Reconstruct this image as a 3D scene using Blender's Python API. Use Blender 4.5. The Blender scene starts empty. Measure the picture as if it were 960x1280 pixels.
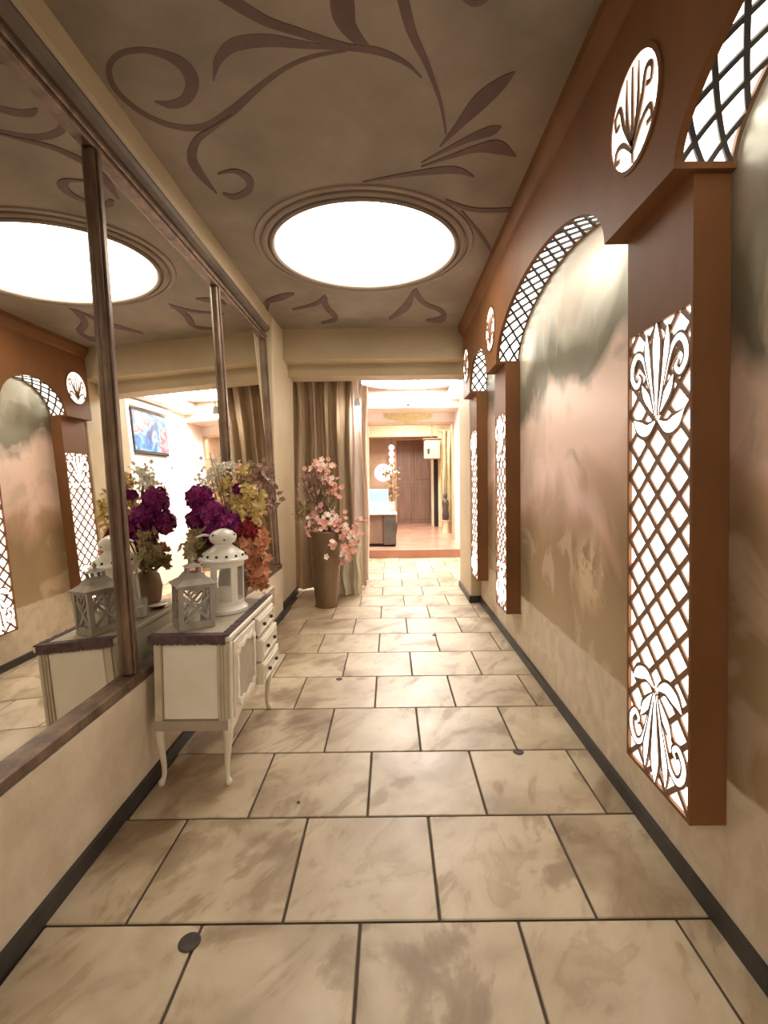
import bpy, math, random
from mathutils import Vector, Matrix, Euler
random.seed(7)
C = bpy.context.scene.collection
PI = math.pi

# ---------------------------------------------------------------- camera
F, CX, CY, CAMZ = 605.0, 488.0, 618.0, 1.40
PITCH, ROLL = 0.030, -0.012
cam = bpy.data.cameras.new('camera'); camo = bpy.data.objects.new('camera', cam); C.objects.link(camo)
cam.sensor_fit = 'HORIZONTAL'; cam.sensor_width = 36.0; cam.lens = F / 960 * 36
cam.shift_x = (480 - CX) / 960; cam.shift_y = (CY - 640) / 960
cam.clip_start = 0.02
CAMR = Matrix.Rotation(PI / 2 - PITCH, 3, 'X') @ Matrix.Rotation(ROLL, 3, 'Z')
camo.matrix_world = Matrix.Translation((0, 0, CAMZ)) @ CAMR.to_4x4()
bpy.context.scene.camera = camo
# ---------------------------------------------------------------- world, exposure
w = bpy.data.worlds.new('world'); bpy.context.scene.world = w; w.use_nodes = True
w.node_tree.nodes['Background'].inputs[0].default_value = (1, .85, .7, 1)
w.node_tree.nodes['Background'].inputs[1].default_value = 0.05
vs = bpy.context.scene.view_settings
vs.view_transform = 'Standard'; vs.look = 'None'; vs.gamma = 1; vs.use_curve_mapping = False
vs.exposure = 0.75
# lamp strengths (the emitters themselves are built with their fixtures)
E_DISC, E_ROOM, E_LATTICE, E_HALL, E_SPOT = 6.0, 21.0, 2.9, 48.0, 130.0
# ---------------------------------------------------------------- pixel -> plane
def ray(px, py):
    return CAMR @ Vector(((px - CX) / F, -(py - CY) / F, -1))
def onp(px, py, axis, val):
    d = ray(px, py); o = Vector((0, 0, CAMZ)); t = (val - o[axis]) / d[axis]
    return o + d * t

# ---------------------------------------------------------------- materials
def nt(name):
    m = bpy.data.materials.new(name); m.use_nodes = True
    n = m.node_tree; b = n.nodes['Principled BSDF']; return m, n, b
def ramp(n, fac, stops):
    r = n.nodes.new('ShaderNodeValToRGB'); e = r.color_ramp.elements
    while len(e) < len(stops): e.new(0.5)
    for i, (p, c) in enumerate(stops): e[i].position = p; e[i].color = (*c, 1)
    n.links.new(fac, r.inputs[0]); return r.outputs[0]
def coords(n, scale=(1, 1, 1), rnd=False, rot=(0, 0, 0)):
    tc = n.nodes.new('ShaderNodeTexCoord'); mp = n.nodes.new('ShaderNodeMapping')
    mp.inputs['Scale'].default_value = scale; mp.inputs['Rotation'].default_value = rot
    if rnd:
        oi = n.nodes.new('ShaderNodeObjectInfo'); mu = n.nodes.new('ShaderNodeVectorMath'); mu.operation = 'SCALE'
        cb = n.nodes.new('ShaderNodeCombineXYZ')
        for i in range(3): n.links.new(oi.outputs['Random'], cb.inputs[i])
        n.links.new(cb.outputs[0], mu.inputs[0]); mu.inputs['Scale'].default_value = 37.0
        n.links.new(mu.outputs[0], mp.inputs['Location'])
    n.links.new(tc.outputs['Object'], mp.inputs['Vector']); return mp.outputs[0]
def noise(n, vec, scale, detail=4, rough=.55, dist=0.0):
    t = n.nodes.new('ShaderNodeTexNoise'); t.inputs['Scale'].default_value = scale
    t.inputs['Detail'].default_value = detail; t.inputs['Roughness'].default_value = rough
    t.inputs['Distortion'].default_value = dist; n.links.new(vec, t.inputs['Vector']); return t.outputs[0]
def mixc(n, fac, a, b, mode='MIX'):
    m = n.nodes.new('ShaderNodeMix'); m.data_type = 'RGBA'; m.blend_type = mode
    for v, i in ((fac, 0), (a, 6), (b, 7)):
        if hasattr(v, 'node'): n.links.new(v, m.inputs[i])
        elif i == 0: m.inputs[0].default_value = v
        else: m.inputs[i].default_value = (*v, 1)
    return m.outputs[2]
def bump(n, b, h, s, d=0.01):
    bp = n.nodes.new('ShaderNodeBump'); bp.inputs['Strength'].default_value = s; bp.inputs['Distance'].default_value = d
    n.links.new(h, bp.inputs['Height']); n.links.new(bp.outputs[0], b.inputs['Normal'])
def mottled(name, c0, c1, scale=3.0, rough=.6, metal=0, bmp=0.15, mscale=None, stretch=(1, 1, 1), rnd=False, spec=.5):
    m, n, b = nt(name); v = coords(n, stretch, rnd)
    f = noise(n, v, scale, 6, .6)
    n.links.new(ramp(n, f, [(.3, c0), (.7, c1)]), b.inputs['Base Color'])
    b.inputs['Roughness'].default_value = rough; b.inputs['Metallic'].default_value = metal
    b.inputs['Specular IOR Level'].default_value = spec
    if bmp: bump(n, b, noise(n, v, (mscale or scale * 8), 5, .6), bmp, .01)
    return m
def emit(name, col, strength):
    m, n, b = nt(name); b.inputs['Base Color'].default_value = (*col, 1)
    b.inputs['Emission Color'].default_value = (*col, 1); b.inputs['Emission Strength'].default_value = strength
    b.inputs['Roughness'].default_value = .5; return m
M = {}
M['cream'] = mottled('cream_plaster', (.58, .47, .33), (.76, .66, .51), 4.5, .6, bmp=.6, mscale=11)
M['cream_pillar'] = mottled('cream_pillar_paint', (.58, .46, .29), (.68, .57, .39), 1.8, .6, bmp=.15)
M['beam'] = mottled('beam_plaster', (.42, .33, .20), (.52, .42, .27), 1.6, .6, bmp=.12)
M['ceiling'] = mottled('ceiling_taupe', (.20, .165, .115), (.34, .275, .215), 1.9, .6, bmp=.12)
M['scroll'] = mottled('scroll_paint', (.105, .060, .052), (.155, .095, .078), 5, .65, bmp=0)
M['ring'] = mottled('ring_moulding', (.24, .18, .14), (.32, .25, .19), 3, .55, bmp=.1)
M['cornice_dark'] = mottled('cornice_brown', (.075, .052, .036), (.18, .13, .09), 2.2, .55, bmp=.1)
M['cornice_pale'] = mottled('cornice_pale', (.42, .34, .23), (.54, .45, .32), 2.2, .55, bmp=.1)
M['wood_arcade'] = mottled('arcade_brown', (.16, .072, .028), (.25, .106, .042), 1.8, .55, bmp=.06, stretch=(1, 1, .5), spec=.2)
M['lattice'] = mottled('lattice_bar_brown', (.17, .085, .04), (.25, .13, .065), 6, .5, bmp=0)
M['lattice_dark'] = mottled('lattice_bar_slate', (.045, .047, .055), (.09, .08, .075), 6, .5, bmp=0)
M['frame'] = mottled('mirror_frame_bronze', (.09, .052, .034), (.27, .175, .11), 14, .38, .25, bmp=.3, mscale=40, stretch=(1, 1, .3))
M['grout'] = mottled('grout', (.055, .04, .03), (.10, .075, .05), 12, .9)
M['base_black'] = mottled('baseboard_black', (.012, .010, .010), (.045, .038, .034), 7, .45, bmp=.15)
M['white_paint'] = mottled('aged_white_paint', (.68, .60, .46), (.80, .74, .60), 3, .45, bmp=.08)
M['white_bright'] = mottled('white_relief_paint', (.80, .74, .62), (.89, .84, .73), 5, .4, bmp=0)
M['stile_paint'] = mottled('aged_grey_cream_paint', (.50, .43, .31), (.66, .58, .44), 9, .5, bmp=.1)
M['cab_grey'] = mottled('cabinet_grey_line', (.36, .30, .21), (.46, .39, .29), 5, .5, bmp=0)  # grey-brown paint of the side rail and edge lines
M['runner'] = mottled('runner_linen', (.42, .36, .27), (.53, .46, .35), 20, .85, bmp=.3, mscale=160)
M['runner_edge'] = mottled('runner_purple_border', (.065, .035, .042), (.16, .10, .10), 40, .8, bmp=.4, mscale=160)
M['grey_wood'] = mottled('grey_wood', (.27, .235, .19), (.43, .38, .31), 12, .7, bmp=.2, stretch=(1, 1, .3))
M['enamel'] = mottled('white_enamel', (.80, .76, .66), (.86, .83, .74), 4, .3, bmp=0)
M['black'] = mottled('dark_hole', (.01, .008, .006), (.02, .015, .012), 5, .8, bmp=0)
M['bronze'] = mottled('bronze_vase', (.13, .085, .05), (.26, .18, .11), 4, .34, .55, bmp=.1, stretch=(1, 1, .3))
M['curtain'] = mottled('curtain_brown', (.27, .185, .11), (.44, .325, .21), 3, .75, bmp=.25, mscale=60, stretch=(3, 3, .4), spec=.3)
M['curtain_pale'] = mottled('curtain_pale', (.70, .55, .45), (.82, .68, .58), 3, .75, bmp=.15, stretch=(3, 3, .4))
M['lining'] = mottled('curtain_lining', (.50, .46, .32), (.66, .61, .46), 3, .7, bmp=.2)
M['petal_pink'] = mottled('petal_pink', (.72, .30, .22), (.86, .52, .42), 9, .55, bmp=0, rnd=True)
M['petal_pale'] = mottled('petal_pale', (.86, .62, .52), (.92, .78, .68), 9, .55, bmp=0, rnd=True)
M['petal_purple'] = mottled('petal_purple', (.17, .006, .10), (.33, .012, .19), 20, .6, bmp=0)
M['petal_red'] = mottled('petal_red', (.22, .008, .02), (.36, .02, .03), 20, .6, bmp=0)
M['petal_yellow'] = mottled('petal_yellow', (.66, .48, .15), (.84, .70, .32), 14, .6, bmp=0)
M['petal_white'] = mottled('petal_white', (.78, .74, .60), (.88, .86, .76), 14, .6, bmp=0)
M['leaf_orange'] = mottled('leaf_orange', (.58, .22, .10), (.84, .46, .27), 8, .6, bmp=0)
M['leaf_olive'] = mottled('leaf_olive', (.26, .19, .08), (.44, .34, .17), 8, .65, bmp=0)
M['leaf_dusty'] = mottled('leaf_dusty', (.34, .20, .16), (.55, .36, .30), 8, .65, bmp=0)
M['stem'] = mottled('dry_stem', (.11, .07, .04), (.22, .14, .08), 10, .8, bmp=0)
M['pot'] = mottled('pot_brown', (.22, .13, .07), (.34, .21, .12), 8, .6)
M['candle'] = mottled('candle_wax', (.80, .74, .60), (.86, .80, .66), 6, .5, bmp=0)
M['room_wall'] = mottled('room_wall_white', (.80, .74, .69), (.87, .81, .76), 1.5, .6, bmp=.05)
M['room_pink'] = mottled('room_fascia_pink', (.72, .52, .42), (.80, .61, .50), 1.5, .6, bmp=.05)
M['hall_tan'] = mottled('hall_tan_wall', (.38, .26, .17), (.56, .41, .29), 1.6, .4, bmp=.1)
M['hall_floor'] = mottled('hall_red_floor', (.36, .19, .13), (.50, .30, .22), 2.5, .25, bmp=.05)
M['step_face'] = mottled('step_red_brown', (.30, .13, .08), (.40, .19, .12), 4, .4)
M['door_wood'] = mottled('door_brown', (.16, .095, .065), (.25, .155, .11), 3, .5, bmp=.15, stretch=(4, 4, .5))
M['dark_cab'] = mottled('dark_counter', (.045, .036, .03), (.10, .08, .065), 4, .4)
M['tan_wood'] = mottled('tan_wood', (.46, .29, .17), (.60, .41, .26), 5, .5, stretch=(3, 3, .5))
M['gold'] = mottled('gold_leaf_relief', (.55, .48, .20), (.74, .68, .38), 18, .4, .3, bmp=.2)
M['plastic'] = mottled('white_plastic', (.80, .77, .74), (.84, .81, .78), 4, .4, bmp=0)
M['drape_olive'] = mottled('drape_olive', (.27, .23, .12), (.42, .36, .20), 5, .7)
M['plug'] = mottled('floor_cap_metal', (.025, .018, .014), (.07, .05, .038), 18, .7, .1)
M['metal'] = mottled('steel_edge', (.6, .58, .55), (.7, .68, .65), 5, .3, .8, bmp=0)
M['disc'] = emit('round_lamp_diffuser', (1, .93, .82), E_DISC)
M['disc_room'] = emit('room_lamp_diffuser', (1, .93, .85), E_ROOM)
M['backlight'] = emit('lattice_diffuser', (1, .94, .86), E_LATTICE)
M['pinkglow'] = emit('pink_globe', (1, .66, .62), 1.3)
M['whiteglow'] = emit('white_plaque_glow', (1, .97, .92), 1.2)
M['blueglow'] = emit('display_case_glow', (.20, .55, .95), .55)
M['bulb'] = emit('spotlight_lens', (1, .95, .88), E_SPOT)
M['hall_lamp'] = emit('hall_lamp_diffuser', (1, .9, .8), E_HALL)
m, n, b = nt('mirror_glass'); b.inputs['Base Color'].default_value = (.88, .86, .80, 1)
b.inputs['Metallic'].default_value = 1; b.inputs['Roughness'].default_value = .012; M['mirror'] = m
m, n, b = nt('clear_glass'); b.inputs['Base Color'].default_value = (.95, .97, .95, 1); b.inputs['Roughness'].default_value = .02
b.inputs['Alpha'].default_value = .16; M['glass'] = m
# floor tile: honed sandstone with drifting brown veins, each tile its own piece of stone
m, n, b = nt('stone_tile'); v = coords(n, (1, 1, 1), True, (0, 0, .5))
big = noise(n, v, 2.0, 3, .5, .5)
v2 = n.nodes.new('ShaderNodeMapping'); v2.inputs['Scale'].default_value = (1.35, .7, 1); v2.inputs['Rotation'].default_value = (0, 0, -.75); n.links.new(v, v2.inputs['Vector'])
vein = noise(n, v2.outputs[0], 3.0, 8, .6, .5)
base = ramp(n, big, [(.32, (.31, .23, .145)), (.48, (.44, .35, .235)), (.66, (.56, .47, .335))])
vm = ramp(n, vein, [(.35, (.50, .42, .35)), (.415, (.70, .63, .56)), (.45, (.92, .89, .85)), (.52, (1, 1, 1)), (.57, (.93, .90, .87)), (.59, (.78, .72, .66)), (.66, (.95, .92, .88))])
n.links.new(mixc(n, .85, base, vm, 'MULTIPLY'), b.inputs['Base Color'])
n.links.new(ramp(n, vein, [(.3, (.52,) * 3), (.7, (.34,) * 3)]), b.inputs['Roughness'])
bump(n, b, vein, .16, .012); M['tile'] = m
# right wall: satin decorative plaster with clouds of pewter, rose and gold, a highlight painted into the rose, over a plain cream dado
m, n, b = nt('satin_plaster'); v = coords(n, (1, 1, .8))
a1 = noise(n, v, 1.1, 3, .45, .9); a2 = noise(n, coords(n, (1, 1.1, .9)), 2.0, 4, .5, 1.2); a3 = noise(n, v, 7, 8, .65, 1.0)
tcz = n.nodes.new('ShaderNodeTexCoord'); spz = n.nodes.new('ShaderNodeSeparateXYZ'); n.links.new(tcz.outputs['Object'], spz.inputs[0])
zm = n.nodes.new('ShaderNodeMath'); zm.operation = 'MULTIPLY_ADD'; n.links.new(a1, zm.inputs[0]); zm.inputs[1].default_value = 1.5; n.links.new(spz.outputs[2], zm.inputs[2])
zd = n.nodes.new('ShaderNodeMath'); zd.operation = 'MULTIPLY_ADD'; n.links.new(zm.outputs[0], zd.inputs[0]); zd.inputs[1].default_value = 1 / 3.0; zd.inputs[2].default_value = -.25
col = ramp(n, zd.outputs[0], [(.12, (.44, .34, .20)), (.34, (.36, .255, .14)), (.42, (.56, .38, .26)), (.48, (.86, .66, .56)), (.60, (.84, .66, .55)), (.655, (.20, .18, .125)), (.73, (.26, .25, .18)), (.81, (.70, .69, .57))])  # palest rose stops also colour in the bright highlight at mid height
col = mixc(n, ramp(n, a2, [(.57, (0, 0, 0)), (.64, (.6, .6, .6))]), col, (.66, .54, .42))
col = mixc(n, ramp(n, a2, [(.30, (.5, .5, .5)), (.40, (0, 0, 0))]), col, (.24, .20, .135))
tc = n.nodes.new('ShaderNodeTexCoord'); sp = n.nodes.new('ShaderNodeSeparateXYZ'); n.links.new(tc.outputs['Object'], sp.inputs[0])
ad = n.nodes.new('ShaderNodeMath'); ad.operation = 'MULTIPLY_ADD'; n.links.new(a3, ad.inputs[0]); ad.inputs[1].default_value = .05; n.links.new(sp.outputs[2], ad.inputs[2])
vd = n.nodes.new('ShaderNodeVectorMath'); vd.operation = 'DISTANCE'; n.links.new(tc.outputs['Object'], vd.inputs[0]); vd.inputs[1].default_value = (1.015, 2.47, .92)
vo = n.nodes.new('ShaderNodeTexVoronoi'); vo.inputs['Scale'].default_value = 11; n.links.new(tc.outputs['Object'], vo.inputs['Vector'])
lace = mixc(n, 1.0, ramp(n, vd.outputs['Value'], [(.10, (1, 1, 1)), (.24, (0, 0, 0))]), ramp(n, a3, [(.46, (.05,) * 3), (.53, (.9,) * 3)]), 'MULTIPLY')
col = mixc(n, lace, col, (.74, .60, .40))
dado = ramp(n, ad.outputs[0], [(.50, (0, 0, 0)), (.515, (1, 1, 1))])
low = ramp(n, a3, [(.35, (.58, .48, .35)), (.65, (.74, .64, .50))])
n.links.new(mixc(n, dado, low, col), b.inputs['Base Color'])
n.links.new(ramp(n, dado, [(0, (.62,) * 3), (1, (.40,) * 3)]), b.inputs['Roughness'])
n.links.new(ramp(n, dado, [(0, (0,) * 3), (1, (.4,) * 3)]), b.inputs['Metallic'])
bump(n, b, a3, .07, .02); M['satin'] = m
# television picture: blue and red figures
m, n, b = nt('tv_picture'); v = coords(n, (1, 1.0, 1.2))
t1 = noise(n, v, 3.4, 2, .4, .7)
pc = ramp(n, t1, [(.34, (.03, .05, .22)), (.43, (.05, .28, .85)), (.50, (.35, .65, .95)), (.56, (.75, .10, .14)), (.66, (.95, .45, .5))])
b.inputs['Base Color'].default_value = (.02, .02, .02, 1); n.links.new(pc, b.inputs['Emission Color']); b.inputs['Emission Strength'].default_value = 1.0
M['tv'] = m

# ---------------------------------------------------------------- mesh collector
class MB:
    def __init__(s): s.v = []; s.f = []
    def add(s, vs, fs):
        o = len(s.v); s.v += [tuple(x) for x in vs]; s.f += [tuple(i + o for i in q) for q in fs]; return s
    def box(s, x0, x1, y0, y1, z0, z1):
        vs = [(x, y, z) for z in (z0, z1) for y in (y0, y1) for x in (x0, x1)]
        return s.add(vs, [(0, 2, 3, 1), (4, 5, 7, 6), (0, 1, 5, 4), (2, 6, 7, 3), (0, 4, 6, 2), (1, 3, 7, 5)])
    def cbox(s, x0, x1, y0, y1, z0, z1, c=.006):   # box with chamfered vertical and horizontal edges
        pr = [(x0, x1, y0, y1, c)]
        def ring(z, i):
            a, bq, d, e = x0 + i, x1 - i, y0 + i, y1 - i
            return [(a + c, d, z), (bq - c, d, z), (bq, d + c, z), (bq, e - c, z), (bq - c, e, z), (a + c, e, z), (a, e - c, z), (a, d + c, z)]
        rs = [ring(z0, c), ring(z0 + c, 0), ring(z1 - c, 0), ring(z1, c)]
        vs = sum(rs, []); fs = [tuple(range(7, -1, -1)), tuple(range(24, 32))]
        for k in range(3):
            for i in range(8): fs.append((k * 8 + i, k * 8 + (i + 1) % 8, k * 8 + 8 + (i + 1) % 8, k * 8 + 8 + i))
        return s.add(vs, fs)
    def lathe(s, prof, n=24, c=(0, 0, 0), arc=None):
        vs = []; fs = []
        for r, z in prof:
            for k in range(n):
                a = 2 * PI * k / n; vs.append((c[0] + r * math.cos(a), c[1] + r * math.sin(a), c[2] + z))
        for j in range(len(prof) - 1):
            for k in range(n):
                fs.append((j * n + k, j * n + (k + 1) % n, j * n + n + (k + 1) % n, j * n + n + k))
        if prof[0][0] > 1e-5: fs.append(tuple(range(n - 1, -1, -1)))
        if prof[-1][0] > 1e-5: fs.append(tuple((len(prof) - 1) * n + k for k in range(n)))
        return s.add(vs, fs)
    def tube(s, pts, rad, n=8, cap=True):
        pts = [Vector(p) for p in pts]; vs = []; fs = []; N = len(pts)
        if not hasattr(rad, '__len__'): rad = [rad] * N
        up = None
        for i, p in enumerate(pts):
            t = (pts[min(i + 1, N - 1)] - pts[max(i - 1, 0)]).normalized()
            if up is None: up = Vector((0, 0, 1)) if abs(t.z) < .9 else Vector((1, 0, 0))
            a = t.cross(up).normalized(); bb = a.cross(t).normalized(); up = bb
            for k in range(n):
                q = 2 * PI * k / n; vs.append(p + (a * math.cos(q) + bb * math.sin(q)) * rad[i])
        for i in range(N - 1):
            for k in range(n): fs.append((i * n + k, i * n + (k + 1) % n, i * n + n + (k + 1) % n, i * n + n + k))
        if cap: fs += [tuple(range(n - 1, -1, -1)), tuple((N - 1) * n + k for k in range(n))]
        return s.add(vs, fs)
    def strip(s, L, R, fn, d0, d1):       # flat tapered ribbon given by left/right 2D points, fn(u,v,d)->3D
        N = len(L); vs = [fn(*p, d) for d in (d0, d1) for p in L] + [fn(*p, d) for d in (d0, d1) for p in R]
        fs = []
        for i in range(N - 1):
            a, bq, c, d = i, i + 1, 2 * N + i + 1, 2 * N + i
            fs += [(a, bq, c, d), (N + a, 3 * N + i, 3 * N + i + 1, N + bq), (a, N + a, N + bq, bq), (d, c, 3 * N + i + 1, 3 * N + i)]
        fs += [(0, 2 * N, 3 * N, N), (N - 1, 2 * N - 1, 4 * N - 1, 3 * N - 1)]
        return s.add(vs, fs)
    def ico(s, c, r):
        t = (1 + 5 ** .5) / 2; k = r / (1 + t * t) ** .5
        vs = [(-1, t, 0), (1, t, 0), (-1, -t, 0), (1, -t, 0), (0, -1, t), (0, 1, t), (0, -1, -t), (0, 1, -t), (t, 0, -1), (t, 0, 1), (-t, 0, -1), (-t, 0, 1)]
        fs = [(0, 11, 5), (0, 5, 1), (0, 1, 7), (0, 7, 10), (0, 10, 11), (1, 5, 9), (5, 11, 4), (11, 10, 2), (10, 7, 6), (7, 1, 8), (3, 9, 4), (3, 4, 2), (3, 2, 6), (3, 6, 8), (3, 8, 9), (4, 9, 5), (2, 4, 11), (6, 2, 10), (8, 6, 7), (9, 8, 1)]
        return s.add([(c[0] + x * k, c[1] + y * k, c[2] + z * k) for x, y, z in vs], fs)
    def petal(s, base, d, nrm, ln, wd, cup=.25):  # bent four-faced petal
        d = Vector(d).normalized(); nrm = Vector(nrm); nrm = (nrm - d * nrm.dot(d))
        nrm = nrm.normalized() if nrm.length > 1e-4 else d.orthogonal().normalized()
        sd = d.cross(nrm); b0 = Vector(base)
        vs = [b0, b0 + d * ln * .55 + sd * wd * .5 + nrm * cup * ln * .35, b0 + d * ln * .55 + nrm * cup * ln * .12,
              b0 + d * ln * .55 - sd * wd * .5 + nrm * cup * ln * .35, b0 + d * ln + nrm * cup * ln * -.1]
        return s.add(vs, [(0, 1, 2), (0, 2, 3), (1, 4, 2), (2, 4, 3)])
    def build(s, name, mat, parent=None, smooth=False, loc=None, rz=0):
        me = bpy.data.meshes.new(name); me.from_pydata(s.v, [], s.f); me.update()
        import bmesh
        bm = bmesh.new(); bm.from_mesh(me); bmesh.ops.recalc_face_normals(bm, faces=bm.faces); bm.to_mesh(me); bm.free()
        me.materials.append(M[mat])
        if smooth:
            for p in me.polygons: p.use_smooth = True
            try: me.set_sharp_from_angle(angle=math.radians(40))
            except Exception: pass
        o = bpy.data.objects.new(name, me); C.objects.link(o)
        if parent: o.parent = parent
        if loc: o.location = loc
        if rz: o.rotation_euler.z = rz
        return o
def inst(me, name, parent=None, loc=(0, 0, 0), rot=(0, 0, 0), sc=1):
    o = bpy.data.objects.new(name, me); C.objects.link(o); o.parent = parent
    o.location = loc; o.rotation_euler = rot; o.scale = (sc,) * 3; return o
def tag(o, label, cat, group=None):
    o['label'] = label; o['category'] = cat
    if group: o['group'] = group
    return o
def struct(o, label=None):
    o['kind'] = 'structure'
    if label: o['label'] = label
    return o
def thing(name, label, cat, loc=(0, 0, 0), rz=0, group=None):
    o = bpy.data.objects.new(name, None); C.objects.link(o); o.location = loc; o.rotation_euler = (0, 0, rz)
    o.empty_display_size = .1
    return tag(o, label, cat, group)
def spline(pts, k=6):
    out = []; P = [Vector(p) for p in pts]; n = len(P)
    for i in range(n - 1):
        a, b_, c, d = P[max(i - 1, 0)], P[i], P[i + 1], P[min(i + 2, n - 1)]
        for j in range(k):
            t = j / k; out.append(.5 * ((2 * b_) + (c - a) * t + (2 * a - 5 * b_ + 4 * c - d) * t * t + (3 * b_ - a - 3 * c + d) * t ** 3))
    out.append(P[-1]); return out
def ribbon(pts, wid, k=6, grow=0.0):
    S = spline([(p[0], p[1], w_) for p, w_ in zip(pts, wid)], k); L = []; R = []
    for i, p in enumerate(S):
        t = S[min(i + 1, len(S) - 1)] - S[max(i - 1, 0)]; nv = Vector((-t.y, t.x)); nv = nv.normalized() if nv.length > 1e-9 else Vector((0, 1))
        h = max(p.z, .0005) / 2 + grow
        L.append((p.x + nv.x * h, p.y + nv.y * h)); R.append((p.x - nv.x * h, p.y - nv.y * h))
    return L, R

# ================================================================= STRUCTURE
ZC = 3.10; XL, XR = -1.13, 1.015; XM = -1.178; XH = -1.27; TILT = .045; XA = 0.83; XP = 0.903
# ---- floor
fl = struct(MB().box(-3.6, 1.6, -2.2, 8.64, -.12, -.008).build('floor', 'grout'), 'floor of cream stone tiles in running bond with dark joints')
cache = {}
TW, TD, Y0 = .5, .4805, .0535
row = -4
while True:
    y0 = Y0 + TD * row; y1 = y0 + TD
    if y0 > 8.62: break
    y1 = min(y1, 8.64)
    off = -.359 if row % 2 else -.112
    xr = 1.013 if y0 < 5.4 else 1.318
    xl = -1.128 if y0 < 5.5 else -2.4
    k = math.floor((xl - off) / TW)
    while off + k * TW < xr - .02:
        a = max(off + k * TW, xl); e = min(off + (k + 1) * TW, xr); k += 1
        if e - a < .03: continue
        key = (round(e - a, 3), round(y1 - y0, 3))
        if key not in cache:
            hx, hy = (e - a) / 2 - .0045, (y1 - y0) / 2 - .0045
            o = MB().cbox(-hx, hx, -hy, hy, -.008, 0, .003).build('tile', 'tile', fl); cache[key] = o.data
        else: o = inst(cache[key], 'tile', fl)
        o.location = ((a + e) / 2, (y0 + y1) / 2, random.uniform(-.0008, 0))
    row += 1
# ---- platform beyond
struct(MB().box(-3.6, 2.4, 8.66, 14.4, -.12, .143).build('floor_hall', 'hall_floor'), 'raised reddish hall floor')
struct(MB().cbox(-2.4, 1.32, 8.625, 8.66, 0, .147, .004).build('trim_step', 'step_face'), 'red brown step face at the end of the tiles')
# ---- ceiling
ce = struct(MB().box(-3.6, 1.6, -2.2, 10.2, ZC, ZC + .1).build('ceiling', 'ceiling'), 'taupe ceiling painted with dark brown leafy scrolls')
def ceilfn(u, v, d):
    p = onp(u, v, 2, ZC - .0005); return (p.x, p.y, ZC - .0004 - d)
SC = [
 ([(200,190),(232,196),(260,184),(270,150),(245,115),(190,95),(140,99),(115,125),(125,165),(170,207),(230,235),(290,238),(340,212),(400,160),(450,125),(500,105),(560,95)], [3,16,22,26,20,12,12,12,10,9,10,14,18,12,9,8,4]),
 ([(310,152),(320,112),(350,84),(410,76),(480,84),(560,92)], [2,16,26,24,14,4]),
 ([(325,-12),(400,35),(470,60),(540,82),(620,97)], [26,20,16,14,4]),
 ([(545,-25),(552,30),(580,72),(612,98)], [34,36,22,3]),
 ([(562,-30),(568,15),(575,45)], [16,14,2]),
 ([(560,88),(620,96),(670,118),(700,145)], [12,14,8,3]),
 ([(660,-25),(680,55),(710,120),(735,190),(746,252)], [22,18,11,6,3]),
 ([(735,275),(770,235),(810,190),(850,155),(876,134)], [2,14,30,22,2]),
 ([(700,305),(780,264),(830,245),(850,237)], [2,10,18,2]),
 ([(700,312),(750,295),(805,278),(845,276),(877,293)], [2,6,14,26,2]),
 ([(590,341),(680,326),(760,318),(798,331)], [2,8,14,2]),
 ([(316,362),(285,325),(270,295),(280,262),(310,240),(345,215)], [2,14,18,14,8,2]),
 ([(318,326),(350,320),(376,335),(376,356),(350,369),(328,362)], [3,8,14,12,10,4]),
 ([(745,375),(800,393),(880,392)], [5,8,8]),
 ([(775,395),(815,445),(836,482)], [3,6,3]),
 ([(640,598),(672,574),(686,545)], [4,14,4]), ([(686,543),(705,568),(738,583),(738,598),(708,600)], [12,8,8,12,3]),
 ([(458,580),(500,570),(522,556)], [3,6,10]), ([(516,558),(524,578),(540,597),(512,605)], [12,10,8,4]),
 ([(412,575),(412,565),(440,556),(462,550)], [6,8,12,3]), ([(412,570),(408,600)], [7,3]),
 ([(770,-10),(800,4),(830,-8)], [4,12,4]),
 ([(-300,100),(-180,120),(-80,60)], [4,20,4]),
]
for isc, (pts, wd) in enumerate(SC):
    pp = [(60 + x * .6667, y * .6667) for x, y in pts]; wd = [a * .6667 for a in wd]
    L, R = ribbon(pp, wd, 6)
    MB().strip(L, R, ceilfn, 0, .001 + .00025 * isc).build('painted_scroll', 'scroll', ce)
# ---- left wall: dado, header, pillar
struct(MB().box(-1.5, XL, -2.2, 5.0, 0, .50).box(-1.5, XH, -2.2, 5.0, 2.905, ZC).box(-1.5, -1.34, -2.2, 5.0, .5, 2.905).build('wall_left', 'cream'), 'cream plaster wall under and over the long mirror')
struct(MB().cbox(-1.5, -1.185, 5.0, 6.0, 0, ZC, .012).build('trim_pillar', 'cream_pillar'), 'cream pillar between the mirror and the curtain')
struct(MB().box(XL, XL + .018, -2.2, 4.98, 0, .065).box(-1.185, -1.165, 5.0, 6.02, 0, .075).build('baseboard_left', 'base_black'), 'black skirting under the mirror wall')
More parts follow.
